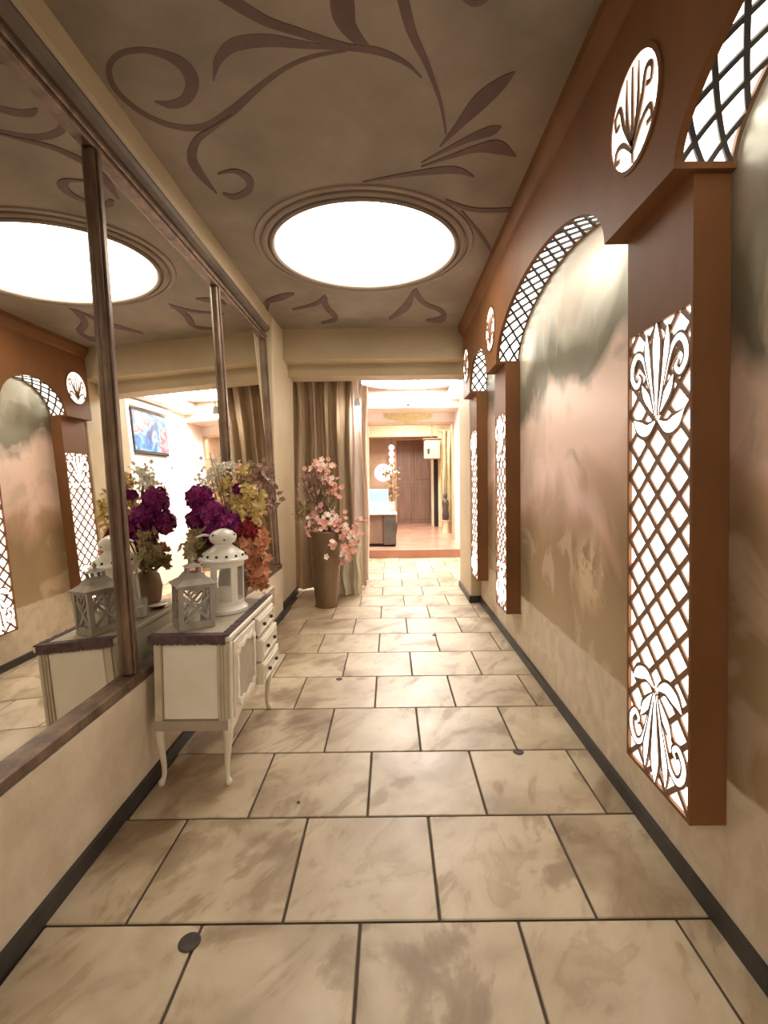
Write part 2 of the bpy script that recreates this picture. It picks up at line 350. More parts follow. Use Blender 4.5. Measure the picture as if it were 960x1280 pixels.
# cornice along the left
cm = MB()
def extr_y(mb, prof, y0, y1):
    n_ = len(prof); vs = [(x, y, z) for y in (y0, y1) for x, z in prof]
    fs = [(i, (i + 1) % n_, n_ + (i + 1) % n_, n_ + i) for i in range(n_)] + [tuple(range(n_)), tuple(range(2 * n_ - 1, n_ - 1, -1))]
    return mb.add(vs, fs)
struct(extr_y(MB(), [(XH, 2.925), (XH + .02, 2.925), (XH + .045, 2.94), (XH + .055, 2.962), (XH + .045, 2.985), (XH, 2.985)], -2.2, 5.47).build('trim_cornice_left', 'cornice_dark'), 'dark brown moulding above the mirror')
struct(extr_y(MB(), [(XH, 2.985), (XH + .045, 2.985), (XH + .055, 3.01), (XH + .062, 3.05), (XH + .07, ZC), (XH, ZC)], -2.2, 5.47).build('trim_cove_left', 'beam'), 'pale band between the brown moulding and the ceiling')
# ---- right wall
struct(MB().box(XR, 1.25, -2.2, 5.45, 0, ZC).build('wall_right', 'satin'), 'satin marbled gold and rose plaster wall with painted-in highlight and cream dado')
struct(MB().cbox(.90, 1.30, 5.46, 6.3, 0, 2.76, .01).build('trim_pier_right', 'cream_pillar'), 'cream pier at the far end of the arcade')
struct(MB().box(XR - .02, XR, -2.2, 5.45, 0, .062).box(.88, .90, 5.44, 6.3, 0, .075).box(.88, XR, 5.43, 5.46, 0, .075).build('baseboard_right', 'base_black'), 'black skirting along the marbled wall')
struct(MB().box(-1.45, 1.25, -2.3, -2.2, 0, ZC).build('wall_back', 'cream'))
# ---- beam at corridor end
struct(MB().box(-1.45, 1.30, 5.47, 5.86, 2.76, ZC).box(-1.45, 1.30, 5.72, 6.02, 2.625, 2.76).build('trim_beam', 'beam'), 'stepped cream beam across the corridor end')
# ---- bright room
struct(MB().box(1.32, 1.5, 6.3, 10.05, 0, ZC).build('wall_room_right', 'room_wall'), 'white wall carrying the television')
struct(MB().box(-3.6, -3.5, 5.4, 10.05, 0, ZC).build('wall_room_left', 'room_wall'))
struct(MB().box(-3.6, -1.45, 5.4, 5.5, 0, ZC).build('wall_room_near', 'room_wall'))
struct(MB().box(-3.6, -.455, 10, 10.12, .143, ZC).box(1.30, 1.6, 10, 10.12, .143, ZC).box(-.455, 1.30, 10, 10.12, 2.555, ZC).build('wall_room_far', 'room_wall'), 'white wall around the wide doorway')
struct(MB().box(-3.5, 1.32, 9.2, 10.0, 2.76, ZC).build('trim_room_fascia', 'room_pink'), 'pinkish dropped fascia above the doorway')
struct(MB().box(1.10, 1.32, 6.3, 9.2, 2.9, ZC).build('trim_room_side', 'room_wall'), 'white ceiling box over the television')
struct(MB().box(-.475, -.435, 9.97, 10.14, .143, 2.575).box(1.28, 1.32, 9.97, 10.14, .143, 2.575).box(-.435, 1.28, 9.97, 10.14, 2.535, 2.575).build('trim_doorway', 'tan_wood'), 'thin tan casing of the wide doorway')
# ---- hall beyond doorway
struct(MB().box(-1.3, 2.3, 14.0, 14.1, .143, 2.95).build('wall_hall_far', 'hall_tan'), 'tan wall at the end of the hall')
struct(MB().box(-1.3, -1.2, 10.12, 14.0, .143, 2.95).build('wall_hall_left', 'hall_tan'))
struct(MB().box(1.9, 2.0, 10.12, 14.0, .143, 2.95).build('wall_hall_right', 'hall_tan'))
struct(MB().box(-1.3, 2.3, 10.12, 14.1, 2.90, 3.0).box(-1.2, 1.9, 12.6, 13.0, 2.52, 2.9).build('ceiling_hall', 'cream_pillar'), 'cream hall ceiling with a dropped beam')

# ================================================================= ARCADE (right side, brown, backlit)
P_Y = [(1.447, 1.84), (3.775, 4.15), (5.03, 5.42)]      # lattice pilasters
AR = [(-.55, 1.427), (1.88, 3.775), (4.17, 5.03)]       # arches between them
ZS = 2.29
def archz(y):
    for a, e in AR:
        if a < y < e:
            c = (a + e) / 2; h = (e - a) / 2; rise = .36 if h > .6 else .32
            return ZS + rise * math.sqrt(max(0, 1 - ((y - c) / h) ** 2))
    return ZS
arc = thing('arcade', 'brown wooden arcade with three arches above the lattice pilasters on the right wall', 'arcade', (XA, 2.45, ZS))
def A(o):   # keep world coordinates under the empty
    o.location = -Vector(arc.location); return o
ys = []
for a, e in AR:
    c, h = (a + e) / 2, (e - a) / 2
    ys += [c - h * math.cos(PI * i / 40) for i in range(41)]
ys = sorted(ys + [-2.1, -.551, 5.45]); vs_, fs_ = [], []
for y in ys:
    z = archz(y)
    for x in (XA, XA + .025): vs_ += [(x, y, z), (x, y, ZC)]
for i in range(len(ys) - 1):
    o = 4 * i; q = 4 * i + 4
    fs_ += [(o, q, q + 1, o + 1), (o + 2, o + 3, q + 3, q + 2), (o, o + 2, q + 2, q), (o + 1, q + 1, q + 3, o + 3)]
fs_ += [(0, 1, 3, 2), (len(vs_) - 4, len(vs_) - 2, len(vs_) - 1, len(vs_) - 3)]
A(MB().add(vs_, fs_).build('arched_panel', 'wood_arcade', arc))
for a, e in ((-2.1, -.55), (1.427, 1.88), (3.775, 4.17), (5.03, 5.45)):
    A(MB().box(XA + .025, XR, a, e, ZS, ZS + .02).build('soffit_board', 'wood_arcade', arc))
A(extr_y(MB(), [(XA, ZC), (XA - .055, ZC), (XA - .05, 3.06), (XA - .02, 3.0), (XA, 2.985)], -2.1, 5.45).build('cornice', 'wood_arcade', arc))
for a, e in AR:
    c, h = (a + e) / 2, (e - a) / 2; rise = .36 if h > .6 else .32; N = 80
    el = [(c + h * math.cos(PI * i / N), ZS + .001 + rise * math.sin(PI * i / N)) for i in range(N + 1)]
    eo = [(c + (h + .03) * math.cos(PI * i / N), ZS + .021 + (rise + .02) * math.sin(PI * i / N)) for i in range(N + 1)]
    cum = [0]
    for i in range(N): cum.append(cum[-1] + math.dist(el[i], el[i + 1]))
    def at(s, d):      # point along the arch, d outward
        s = min(max(s, 0), cum[-1]); i = 0
        while i < N - 1 and cum[i + 1] < s: i += 1
        t = (s - cum[i]) / (cum[i + 1] - cum[i]); y = el[i][0] + (el[i + 1][0] - el[i][0]) * t; z = el[i][1] + (el[i + 1][1] - el[i][1]) * t
        nx, nz = (y - c) / h / h, (z - ZS) / rise / rise; l = math.hypot(nx, nz) or 1
        return y + nx / l * d, z + nz / l * d
    vs_ = []; fs_ = []
    for i in range(N + 1):
        for x in (XA + .026, XR - .001): vs_ += [(x, *eo[i])]
    fs_ = [(2 * i, 2 * i + 1, 2 * i + 3, 2 * i + 2) for i in range(N)]
    A(MB().add(vs_, fs_).build('backlight', 'backlight', arc))
    def afn(u, s, d): y, z = at(s, d); return (u, y, z)
    U0, U1 = XA + .012, XR - .006; pit_u = (U1 - U0) / 2; pit_s = .128 if h > .6 else .115
    nS = int(round(cum[-1] / pit_s)); pit_s = cum[-1] / nS
    for rail in (U0 + .003, U1 - .003):
        S = [(rail, cum[-1] * i / 60) for i in range(61)]
        L, R = [(u - .006, s) for u, s in S], [(u + .006, s) for u, s in S]
        A(MB().strip(L, R, afn, .001, .016).build('lattice_rail', 'lattice', arc))
    hw = .0085
    for sg in (1, -1):
        for k in range(-2, nS):
            pts = []
            for j in range(13):
                u = j / 12; s = (k + .0) * pit_s + 2 * pit_s * (u if sg > 0 else 1 - u)
                if -1e-6 <= s <= cum[-1] + 1e-6: pts.append((U0 + (U1 - U0) * u, s))
            if len(pts) < 3: continue
            L = [(u, s - hw * 1.6) for u, s in pts]; R = [(u, s + hw * 1.6) for u, s in pts]
            A(MB().strip(L, R, afn, .003 if sg > 0 else .0025, .012 if sg > 0 else .0115).build('lattice_bar', 'lattice_dark', arc))
# rosettes above the pilasters
for (a, e) in P_Y:
    yc, zc, rr = (a + e) / 2 + .012, 2.615, .163
    def rf(u, v, d, yc=yc, zc=zc): return (XA - d, yc - u * 1.0, zc + v * 1.08)
    ro = MB(); N = 36
    ri = [(math.cos(2 * PI * i / N) * (rr - .008), math.sin(2 * PI * i / N) * (rr - .008)) for i in range(N + 1)]
    rout = [(math.cos(2 * PI * i / N) * (rr + .008), math.sin(2 * PI * i / N) * (rr + .008)) for i in range(N + 1)]
    rim = A(ro.strip(ri, rout, rf, 0, .006).build('rosette_rim', 'wood_arcade', arc))
    dv = [rf(math.cos(2 * PI * i / N) * (rr - .008), math.sin(2 * PI * i / N) * (rr - .008), .002) for i in range(N)]
    A(MB().add(dv, [tuple(range(N))]).build('rosette_backlight', 'backlight', arc))
    cv = [([(0, -.15), (0, -.05), (0, .14)], [.02, .014, .008]), ([(0, -.1), (.035, .0), (.04, .13)], [.02, .014, .004]), ([(0, -.1), (-.035, .0), (-.04, .13)], [.02, .014, .004]),
          ([(.01, -.09), (.06, .0), (.085, .07), (.12, .06), (.115, .02), (.09, .025)], [.02, .014, .014, .012, .01, .012]),
          ([(-.01, -.09), (-.06, .0), (-.085, .07), (-.12, .06), (-.115, .02), (-.09, .025)], [.02, .014, .014, .012, .01, .012]),
          ([(0, -.12), (.06, -.06), (.11, -.05), (.12, -.085), (.09, -.09)], [.018, .013, .013, .011, .012]),
          ([(0, -.12), (-.06, -.06), (-.11, -.05), (-.12, -.085), (-.09, -.09)], [.018, .013, .013, .011, .012])]
    for p, wd in cv:
        wd = [wd[0] * .5] + [a * 1.35 for a in wd[1:]]; L, R = ribbon(p, wd, 5); A(MB().strip(L, R, rf, .002, .007).build('rosette_scroll', 'lattice', arc))

# ---- lattice pilasters
LW, LB, LT = .375, .345, 1.915
orn = []
for s in (1, -1):
    orn += [([(s*.03, .09), (s*.18, .02), (s*.32, .06), (s*.43, .14)], [.03, .15, .16, .01]),
            ([(s*.03, .15), (s*.10, .25), (s*.20, .36), (s*.27, .47)], [.02, .11, .12, .01]),
            ([(s*.03, .16), (s*.13, .45), (s*.24, .70), (s*.36, .78), (s*.455, .70), (s*.465, .57), (s*.38, .48), (s*.31, .53), (s*.35, .59)], [.02, .045, .06, .085, .085, .08, .08, .06, .02]),
            ([(s*.025, .16), (s*.11, .50), (s*.17, .76), (s*.18, .94)], [.02, .06, .11, .01])]
orn.append(([(0, .14), (0, .50), (0, .80), (0, 1.0)], [.02, .10, .16, .01]))
def segclip(p, q, x0, x1, y0, y1):
    t0, t1 = 0.0, 1.0; dx, dy = q[0] - p[0], q[1] - p[1]
    for d, a, lo, hi in ((dx, p[0], x0, x1), (dy, p[1], y0, y1)):
        if abs(d) < 1e-12:
            if a < lo or a > hi: return None
        else:
            u, v = (lo - a) / d, (hi - a) / d
            if u > v: u, v = v, u
            t0, t1 = max(t0, u), min(t1, v)
    if t1 - t0 < 1e-3: return None
    return (p[0] + dx * t0, p[1] + dy * t0), (p[0] + dx * t1, p[1] + dy * t1)
PL = ['brown pilaster with glowing diamond lattice, nearest to the camera on the right wall',
      'brown pilaster with glowing diamond lattice between the wide and the narrow arch',
      'brown pilaster with glowing diamond lattice beside the far cream pier']
for (ya, yb), lab in zip(P_Y, PL):
    yc = (ya + yb) / 2; t = thing('lattice_pilaster', lab, 'pilaster', (XR - .0015, yc, 0), 0, 'backlit lattice pilasters')
    # local: x from wall (0) to front (XP-XR); y along wall; z up
    fx = XP - XR; hw = (yb - ya) / 2; z0, z1 = LB - .012, ZS
    fr = MB().box(fx, 0, -hw, -hw + .012, z0, z1).box(fx, 0, hw - .012, hw, z0, z1).box(fx, 0, -hw + .012, hw - .012, z0, LB).box(fx, 0, -hw + .012, hw - .012, LT, z1)
    fr.build('case', 'wood_arcade', t)
    hl = hw - .012
    MB().box(fx + .0125, fx + .03, -hl, hl, LB, LT).build('backlight', 'backlight', t)
    def pf(u, v, d): return (fx + .0105 - d, -u, v)
    pu = 2 * hl / 3; pv = .117; H = LT - LB; sl = pv / pu; bw = .0092
    OH = .36; tops = (LT - OH - .01, LB + OH + .01)
    nmax = int((H + 2 * hl * sl) / pv) + 2
    for sg in (1, -1):
        for k in range(-4, nmax):
            zb = LB + k * pv + (0 if sg > 0 else 0)
            p = (-hl, zb if sg > 0 else zb + 2 * hl * sl); q = (hl, zb + 2 * hl * sl if sg > 0 else zb)
            cseg = segclip(p, q, -hl, hl, LB, LT)
            if not cseg: continue
            (ax, ay), (bx_, by) = cseg; l = math.hypot(bx_ - ax, by - ay); nx, ny = -(by - ay) / l * bw, (bx_ - ax) / l * bw
            MB().strip([(ax + nx, ay + ny), (bx_ + nx, by + ny)], [(ax - nx, ay - ny), (bx_ - nx, by - ny)], pf, 0, .0062 if sg > 0 else .0068).build('lattice_bar', 'lattice', t)
    for up in (1, -1):
        zo = LT - OH if up > 0 else LB + OH
        def of(u, v, d, zo=zo, up=up): return pf(u * 2 * hl, zo + up * v * OH, d)
        for io, (p, wd) in enumerate(orn):
            dd = .0003 * io
            L, R = ribbon([(q[0] * .94, q[1]) for q in p], wd, 5, .012)
            lf = MB().strip(L, R, of, .004, .0085 + dd).build('leaf_rim', 'lattice', t)
            L, R = ribbon([(q[0] * .94, q[1]) for q in p], [max(a * .74 - .008, .004) for a in wd], 5, .0)
            MB().strip(L, R, of, .006, .0087 + dd).build('leaf_inset', 'backlight', lf)

# ================================================================= CEILING LAMPS
def ring_lamp(name, label, c, r, mat, rings):
    t = thing(name, label, 'ceiling light', (c[0], c[1], ZC), 0)
    for rr, w_, dp in rings:
        MB().lathe([(rr - w_, -.0005), (rr - w_ * .9, -dp * .6), (rr - w_ * .3, -dp), (rr + w_ * .5, -dp * .8), (rr + w_, -.0005)], 72).build('ring_moulding', 'ring', t, True) if False else None
        N = 72; prof = [(rr - w_, 0), (rr - w_ * .8, -dp * .7), (rr, -dp), (rr + w_ * .8, -dp * .7), (rr + w_, 0)]
        vs = [(q * math.cos(2 * PI * k / N), q * math.sin(2 * PI * k / N), z) for q, z in prof for k in range(N)]
        fs = [(j * N + k, j * N + (k + 1) % N, ((j + 1) % 5) * N + (k + 1) % N, ((j + 1) % 5) * N + k) for j in range(5) for k in range(N)]
        MB().add(vs, fs).build('ring_moulding', 'ring', t, True)
    MB().lathe([(r, 0), (r, -.010), (r - .01, -.014)], 72).build('diffuser', mat, t)
    return t
ring_lamp('ceiling_lamp', 'large round white ceiling light ringed by mouldings over the corridor', (-.165, 3.62), .645, 'disc', [(.665, .018, .03), (.715, .022, .022), (.77, .02, .014)])
ring_lamp('ceiling_lamp', 'round white ceiling light at the near end of the corridor, behind the viewer', (-.165, -1.40), .645, 'disc', [(.665, .018, .03), (.715, .022, .022), (.77, .02, .014)])
ring_lamp('ceiling_lamp', 'round white ceiling light in the bright room beyond the beam', (.37, 8.15), .93, 'disc_room', [(.95, .018, .02)])
t = thing('hall_lamp', 'round ceiling light in the hall behind the doorway', 'ceiling light', (.5, 11.3, 2.899))
MB().lathe([(.45, 0), (.45, -.02), (.43, -.03)], 48).build('diffuser', 'hall_lamp', t)

# ================================================================= MIRROR
t = thing('wall_mirror', 'long wall mirror in dark bronze frame with upright posts on the left', 'mirror', (XM, 2.0, .545))
t.rotation_euler = (0, -TILT, 0)      # the glass leans back a little at the top
ML = lambda o: (setattr(o, 'location', -Vector(t.location)), o)[1]
Zb, Zt = .545, 2.845; PO = [(2.11, 2.18), (3.595, 3.665), (4.93, 4.995)]
edges = [-2.0] + [v for p in PO for v in p]
for i in range(3):
    ML(MB().box(XM - .008, XM, edges[2 * i], edges[2 * i + 1], Zb, Zt).build('mirror_pane', 'mirror', t))
for a, e in PO:
    ML(MB().cbox(XM - .008, XM + .026, a, e, Zb, Zt, .009).build('post', 'frame', t))
    ML(MB().cbox(XM + .026, XM + .036, a + .02, e - .02, Zb, Zt, .003).build('post_bead', 'frame', t))
ML(MB().cbox(XM - .008, XL - .002, -2.0, 4.998, .503, Zb, .006).build('bottom_rail', 'frame', t))
ML(MB().cbox(XM - .008, XM + .03, -2.0, 4.998, Zt, Zt + .024, .005).build('top_rail', 'frame', t))
ML(MB().cbox(XM - .008, XM + .042, -2.0, 4.998, Zt + .026, Zt + .054, .006).build('top_rail', 'frame', t))

# ================================================================= FLOOR CAPS
for px, py, r, lab in ((237, 1178, .033, 'dark round floor cap near the bottom left of the floor'), (648, 940, .027, 'grey round floor cap on a joint near the right skirting'),
                       (373, 1003, .007, 'tiny dark floor plug in the middle of a tile'), (424, 849, .022, 'small dark floor cap on the joint in front of the cabinet'), (543, 794, .022, 'farthest dark floor cap on the middle joint')):
    p = onp(px, py, 2, 0)
    tag(MB().lathe([(r, 0), (r, .0015), (r * .85, .003), (r * .3, .0025)], 20).build('floor_marker', 'plug', None, False, (p.x, p.y, 0.0002)), lab, 'floor cap', 'floor caps')

# ================================================================= CABINET
CX0, CX1, CY0, CY1 = -1.105, -.735, 2.17, 2.98; ZT = .70
cb = thing('console_cabinet', 'white painted console cabinet on curved legs under the mirror', 'cabinet', ((CX0 + CX1) / 2, (CY0 + CY1) / 2, 0))
hx, hy = (CX1 - CX0) / 2, (CY1 - CY0) / 2
MB().cbox(-hx + .012, hx - .015, -hy + .02, hy - .02, .285, ZT - .03, .008).build('body', 'white_paint', cb)
MB().cbox(-hx, hx, -hy, hy, ZT - .03, ZT, .007).build('top', 'white_paint', cb)
# near side: stiles and rails around a panel, with grooves
MB().box(-hx + .02, -hx + .05, -hy + .008, -hy + .02, .31, ZT - .035).build('side_stile', 'stile_paint', cb)
MB().box(hx - .06, hx - .02, -hy + .008, -hy + .02, .31, ZT - .035).build('side_stile', 'stile_paint', cb)
MB().box(-hx + .012, hx - .02, -hy + .006, -hy + .02, .265, .31).build('side_rail', 'cab_grey', cb)
for dx in (.032, .046): MB().box(hx - dx - .004, hx - dx, -hy + .005, -hy + .0085, .31, ZT - .035).build('groove_bead', 'cab_grey', cb)
MB().box(-hx + .05, -hx + .056, -hy + .012, -hy + .019, .315, ZT - .035).build('groove_bead', 'cab_grey', cb)
MB().cbox(-hx + .058, hx - .062, -hy + .012, -hy + .0195, .315, ZT - .037, .003).build('side_panel', 'white_bright', cb)
# front: face frame, door, drawers
MB().cbox(hx - .015, hx - .004, -hy + .02, -hy + .05, .285, ZT - .032, .003).build('corner_post', 'white_paint', cb)
MB().cbox(hx - .015, hx - .004, hy - .05, hy - .02, .285, ZT - .032, .003).build('corner_post', 'white_paint', cb)
dy0, dy1 = -hy + .055, -.0
d = MB().cbox(hx - .015, hx + .002, dy0, dy1, .30, ZT - .04, .004).build('door', 'white_paint', cb)
ins = [(.055, .06), (.5, .035), (.945, .06), (.965, .5), (.945, .94), (.5, .975), (.055, .94), (.035, .5)]
lp = []
def dm(u, v): return dy0 + .03 + u * (dy1 - dy0 - .06), .335 + v * (ZT - .04 - .37)
seq = [(.0, .10), (.10, .10), (.14, .02), (.3, .06), (.5, .0), (.7, .06), (.86, .02), (.90, .10), (1, .10), (.97, .3), (1, .5), (.97, .7), (1, .90), (.90, .90), (.86, .98), (.7, .94), (.5, 1), (.3, .94), (.14, .98), (.10, .90), (0, .90), (.03, .7), (0, .5), (.03, .3), (0, .10)]
L, R = ribbon([dm(*q) for q in seq], [.020] * len(seq), 3)
MB().strip(L, R, lambda u, v, q: (hx + .001 + q, u, v), 0, .009).build('door_moulding', 'white_bright', d)
vsq = [(hx + .0028, *dm(*q)) for q in seq[:-1]]
MB().add(vsq, [tuple(range(len(vsq)))]).build('door_field', 'runner', d)
MB().ico((hx + .012, dy1 - .015, .57), .008).build('knob', 'plug', d)
for k, (za, zb, op) in enumerate(((.555, ZT - .04, .012), (.425, .545, .03), (.30, .415, .038))):
    dr = MB().cbox(hx - .16, hx + .002 + op, .012, hy - .055, za, zb, .004).build('drawer', 'white_paint', cb)
    yy0, yy1, zz0, zz1 = .035, hy - .078, za + .022, zb - .022; xx = hx + .002 + op
    q = [(yy0, zz0), (yy1, zz0), (yy1, zz1), (yy0, zz1), (yy0, zz0)]
    L, R = ribbon(q, [.010] * 5, 2)
    MB().box(xx, xx + .005, yy0, yy1, zz0 - .004, zz0 + .004).box(xx, xx + .005, yy0, yy1, zz1 - .004, zz1 + .004).box(xx, xx + .005, yy0 - .004, yy0 + .004, zz0 - .004, zz1 + .004).box(xx, xx + .005, yy1 - .004, yy1 + .004, zz0 - .004, zz1 + .004).build('drawer_moulding', 'white_bright', dr)
    for yk in (.1, .25): MB().ico((xx + .012, yk, (za + zb) / 2), .012).build('knob', 'plug', dr)
MB().box(hx - .02, hx - .006, .004, .012, .29, ZT - .035).build('divider', 'dark_cab', cb)
for sx in (-1, 1):
    for sy in (-1, 1):
        bx_, by_ = sx * (hx - .032), sy * (hy - .035)
        dx_, dy_ = sx * .7, sy * .7
        prof = [(.31, 0, .026), (.27, .006, .025), (.22, .006, .020), (.16, .0, .016), (.10, -.008, .0125), (.05, -.010, .011), (.026, -.004, .012), (.013, .004, .016), (.0, .004, .013)]
        pts = spline([(bx_ + dx_ * o_, by_ + dy_ * o_, z) for z, o_, r in prof], 3)
        rr = [a.x for a in spline([(r, 0, 0) for z, o_, r in prof], 3)]
        MB().tube(pts, rr, 10).build('leg', 'white_paint', cb, True)
# apron with a scalloped lower edge
ap = []
for side in range(1):
    N = 20; vs = []; fs = []
    for i in range(N + 1):
        u = i / N; y = -hy + .05 + u * (2 * hy - .1); z = .27 - .018 * math.cos(4 * PI * u)
        for x in (hx - .02, hx - .008): vs += [(x, y, z), (x, y, .30)]
    for i in range(N):
        o = 4 * i; q = o + 4; fs += [(o, q, q + 1, o + 1), (o + 2, o + 3, q + 3, q + 2), (o, o + 2, q + 2, q)]
    MB().add(vs, fs).build('apron', 'white_paint', cb)
# runner
rn = thing('table_runner', 'beige linen runner with purple brown border covering the cabinet top', 'runner', ((CX0 + CX1) / 2, (CY0 + CY1) / 2, ZT + .001))
MB().cbox(-hx + .004, hx - .042, -hy + .002, hy - .02, 0, .004, .0015).build('cloth', 'runner', rn)
bd = MB(); random.seed(3)
for a, e, ax in ((-hx + .0, hx - .02, 0), (-hy, hy - .02, 1)):
    n_ = 60
    for i in range(n_):
        u0 = a + (e - a) * i / n_; u1 = u0 + (e - a) / n_ * .92; dr = random.uniform(.030, .038)
        if ax == 0: bd.box(u0, u1, -hy - .006, -hy - .001, -dr, .006)
        else: bd.box(hx - .042, hx - .006, u0, u1, .0, .006 + random.uniform(0, .003))
bd.box(-hx, hx - .02, -hy - .005, -hy + .038, .0035, .007)
bd.build('fringe_border', 'runner_edge', rn)['kind'] = 'stuff'

# ================================================================= LANTERNS
# white enamel lantern
R0 = .118; Wp = Vector((-.905, 2.60, ZT + .0055))
t = thing('round_lantern', 'round white metal lantern with pierced dome and windows on the cabinet', 'lantern', Wp, .25)
MB().lathe([(R0, 0), (R0 + .006, .006), (R0 + .006, .022), (R0 - .008, .032), (R0 - .012, .04), (.02, .041)], 40).build('base', 'enamel', t, True)
for k in range(6):
    a = 2 * PI * k / 6 + .1; c_, s_ = math.cos(a), math.sin(a); r_ = R0 - .014; m_ = MB(); n_ = 5; hwid = .021 / r_ / 1
    vs = []
    for i in range(n_):
        b_ = a + (i / (n_ - 1) - .5) * .36
        for rr in (r_, r_ - .006):
            for z in (.038, .262): vs.append((rr * math.cos(b_), rr * math.sin(b_), z))
    fs = []
    for i in range(n_ - 1):
        o = 4 * i; fs += [(o, o + 4, o + 5, o + 1), (o + 2, o + 3, o + 7, o + 6)]
    fs += [(0, 1, 3, 2), (16, 18, 19, 17)]
    m_.add(vs, fs).build('upright', 'enamel', t)
    vs = []
    for i in range(5):
        b_ = a + PI / 6 + (i / 4 - .5) * .70
        for z in (.045, .255): vs.append(((r_ - .004) * math.cos(b_), (r_ - .004) * math.sin(b_), z))
    MB().add(vs, [(2 * i, 2 * i + 2, 2 * i + 3, 2 * i + 1) for i in range(4)]).build('pane', 'glass', t)
MB().lathe([(R0 - .02, .055), (R0 - .013, .04), (R0 - .013, .062), (R0 - .02, .062)], 40).build('lower_band', 'enamel', t, True)
dome = MB().lathe([(R0 - .02, .245), (R0 - .012, .245), (R0 - .010, .272), (R0 + .012, .278), (R0 + .010, .288), (R0 - .002, .294), (R0 - .012, .315), (R0 - .05, .340), (.05, .352), (.045, .362), (.062, .372), (.072, .395), (.070, .410), (.05, .430), (.02, .442), (.004, .444)], 40).build('dome', 'enamel', t, True)
for k in range(14):
    a = 2 * PI * k / 14; r_ = R0 - .0055; p = Vector((r_ * math.cos(a), r_ * math.sin(a), .305))
    MB().ico(p, .0075).build('vent_hole', 'black', dome)
for k in range(7):
    a = 2 * PI * k / 7 + .4; p = Vector((.068 * math.cos(a), .068 * math.sin(a), .388 if k % 2 else .412)); MB().ico(p, .006).build('vent_hole', 'black', dome)
MB().tube([(-.072, .0, .41), (-.10, .0, .412), (-.135, .0, .40)], [.006, .007, .005], 8).build('handle', 'enamel', t, True)
MB().lathe([(.04, .041), (.04, .12), (.034, .126), (.004, .124)], 24).build('candle', 'candle', t, True)
# grey wooden lantern
Gp = Vector((-.962, 2.33, ZT + .0055)); hw_ = .07
t = thing('square_lantern', 'grey wooden square lantern with heart and cross braces on the cabinet', 'lantern', Gp, .60)
MB().cbox(-hw_ - .012, hw_ + .012, -hw_ - .012, hw_ + .012, 0, .018, .003).build('base', 'grey_wood', t)
for sx in (-1, 1):
    for sy in (-1, 1):
        MB().box(sx * hw_ - .011, sx * hw_ + .011, sy * hw_ - .011, sy * hw_ + .011, .018, .205).build('post', 'grey_wood', t)
for k in range(4):
    a = k * PI / 2
    def gf(u, v, d, a=a):
        x, y = u, -hw_ - d; return (x * math.cos(a) - y * math.sin(a), x * math.sin(a) + y * math.cos(a), v)
    MB().strip([(-hw_ + .011, .018), (hw_ - .011, .018)], [(-hw_ + .011, .034), (hw_ - .011, .034)], gf, -.008, .008).build('rail', 'grey_wood', t)
    MB().strip([(-hw_ + .011, .19), (hw_ - .011, .19)], [(-hw_ + .011, .205), (hw_ - .011, .205)], gf, -.008, .008).build('rail', 'grey_wood', t)
    for s in (1, -1):
        L, R = ribbon([(-s * (hw_ - .012), .036), (0, .095), (s * (hw_ - .012), .155)], [.012] * 3, 3)
        MB().strip(L, R, gf, -.004, .004 + .001 * s).build('cross_brace', 'grey_wood', t)
    hp = [(0, .125), (.03, .158), (.032, .182), (.012, .184), (0, .168), (-.012, .184), (-.032, .182), (-.03, .158), (0, .125)]
    L, R = ribbon(hp, [.009] * 9, 4); MB().strip(L, R, gf, -.004, .007).build('heart', 'grey_wood', t)
    vs = [gf(-hw_ + .011, .034, -.006), gf(hw_ - .011, .034, -.006), gf(hw_ - .011, .19, -.006), gf(-hw_ + .011, .19, -.006)]
    MB().add(vs, [(0, 1, 2, 3)]).build('pane', 'glass', t)
def frust(a0, z0, a1, z1):
    vs = [(s * a0, q * a0, z0) for s, q in ((-1, -1), (1, -1), (1, 1), (-1, 1))] + [(s * a1, q * a1, z1) for s, q in ((-1, -1), (1, -1), (1, 1), (-1, 1))]
    return vs, [(3, 2, 1, 0), (4, 5, 6, 7)] + [(i, (i + 1) % 4, 4 + (i + 1) % 4, 4 + i) for i in range(4)]
rf_ = MB(); rf_.add(*frust(.092, .205, .092, .213)); rf_.add(*frust(.088, .213, .055, .235)); rf_.add(*frust(.055, .235, .036, .262)); rf_.build('roof', 'grey_wood', t)
ch = MB()
for s, q in ((-1, -1), (1, -1), (1, 1), (-1, 1)): ch.box(s * .026 - .006, s * .026 + .006, q * .026 - .006, q * .026 + .006, .262, .288)
ch.add(*frust(.040, .288, .012, .304)); ch.build('cupola', 'grey_wood', t)
MB().lathe([(.010, .304), (.006, .312), (.011, .32), (.004, .332), (.001, .34)], 12).build('finial', 'grey_wood', t, True)
MB().lathe([(.03, .018), (.03, .09), (.003, .092)], 20).build('candle', 'candle', t, True)

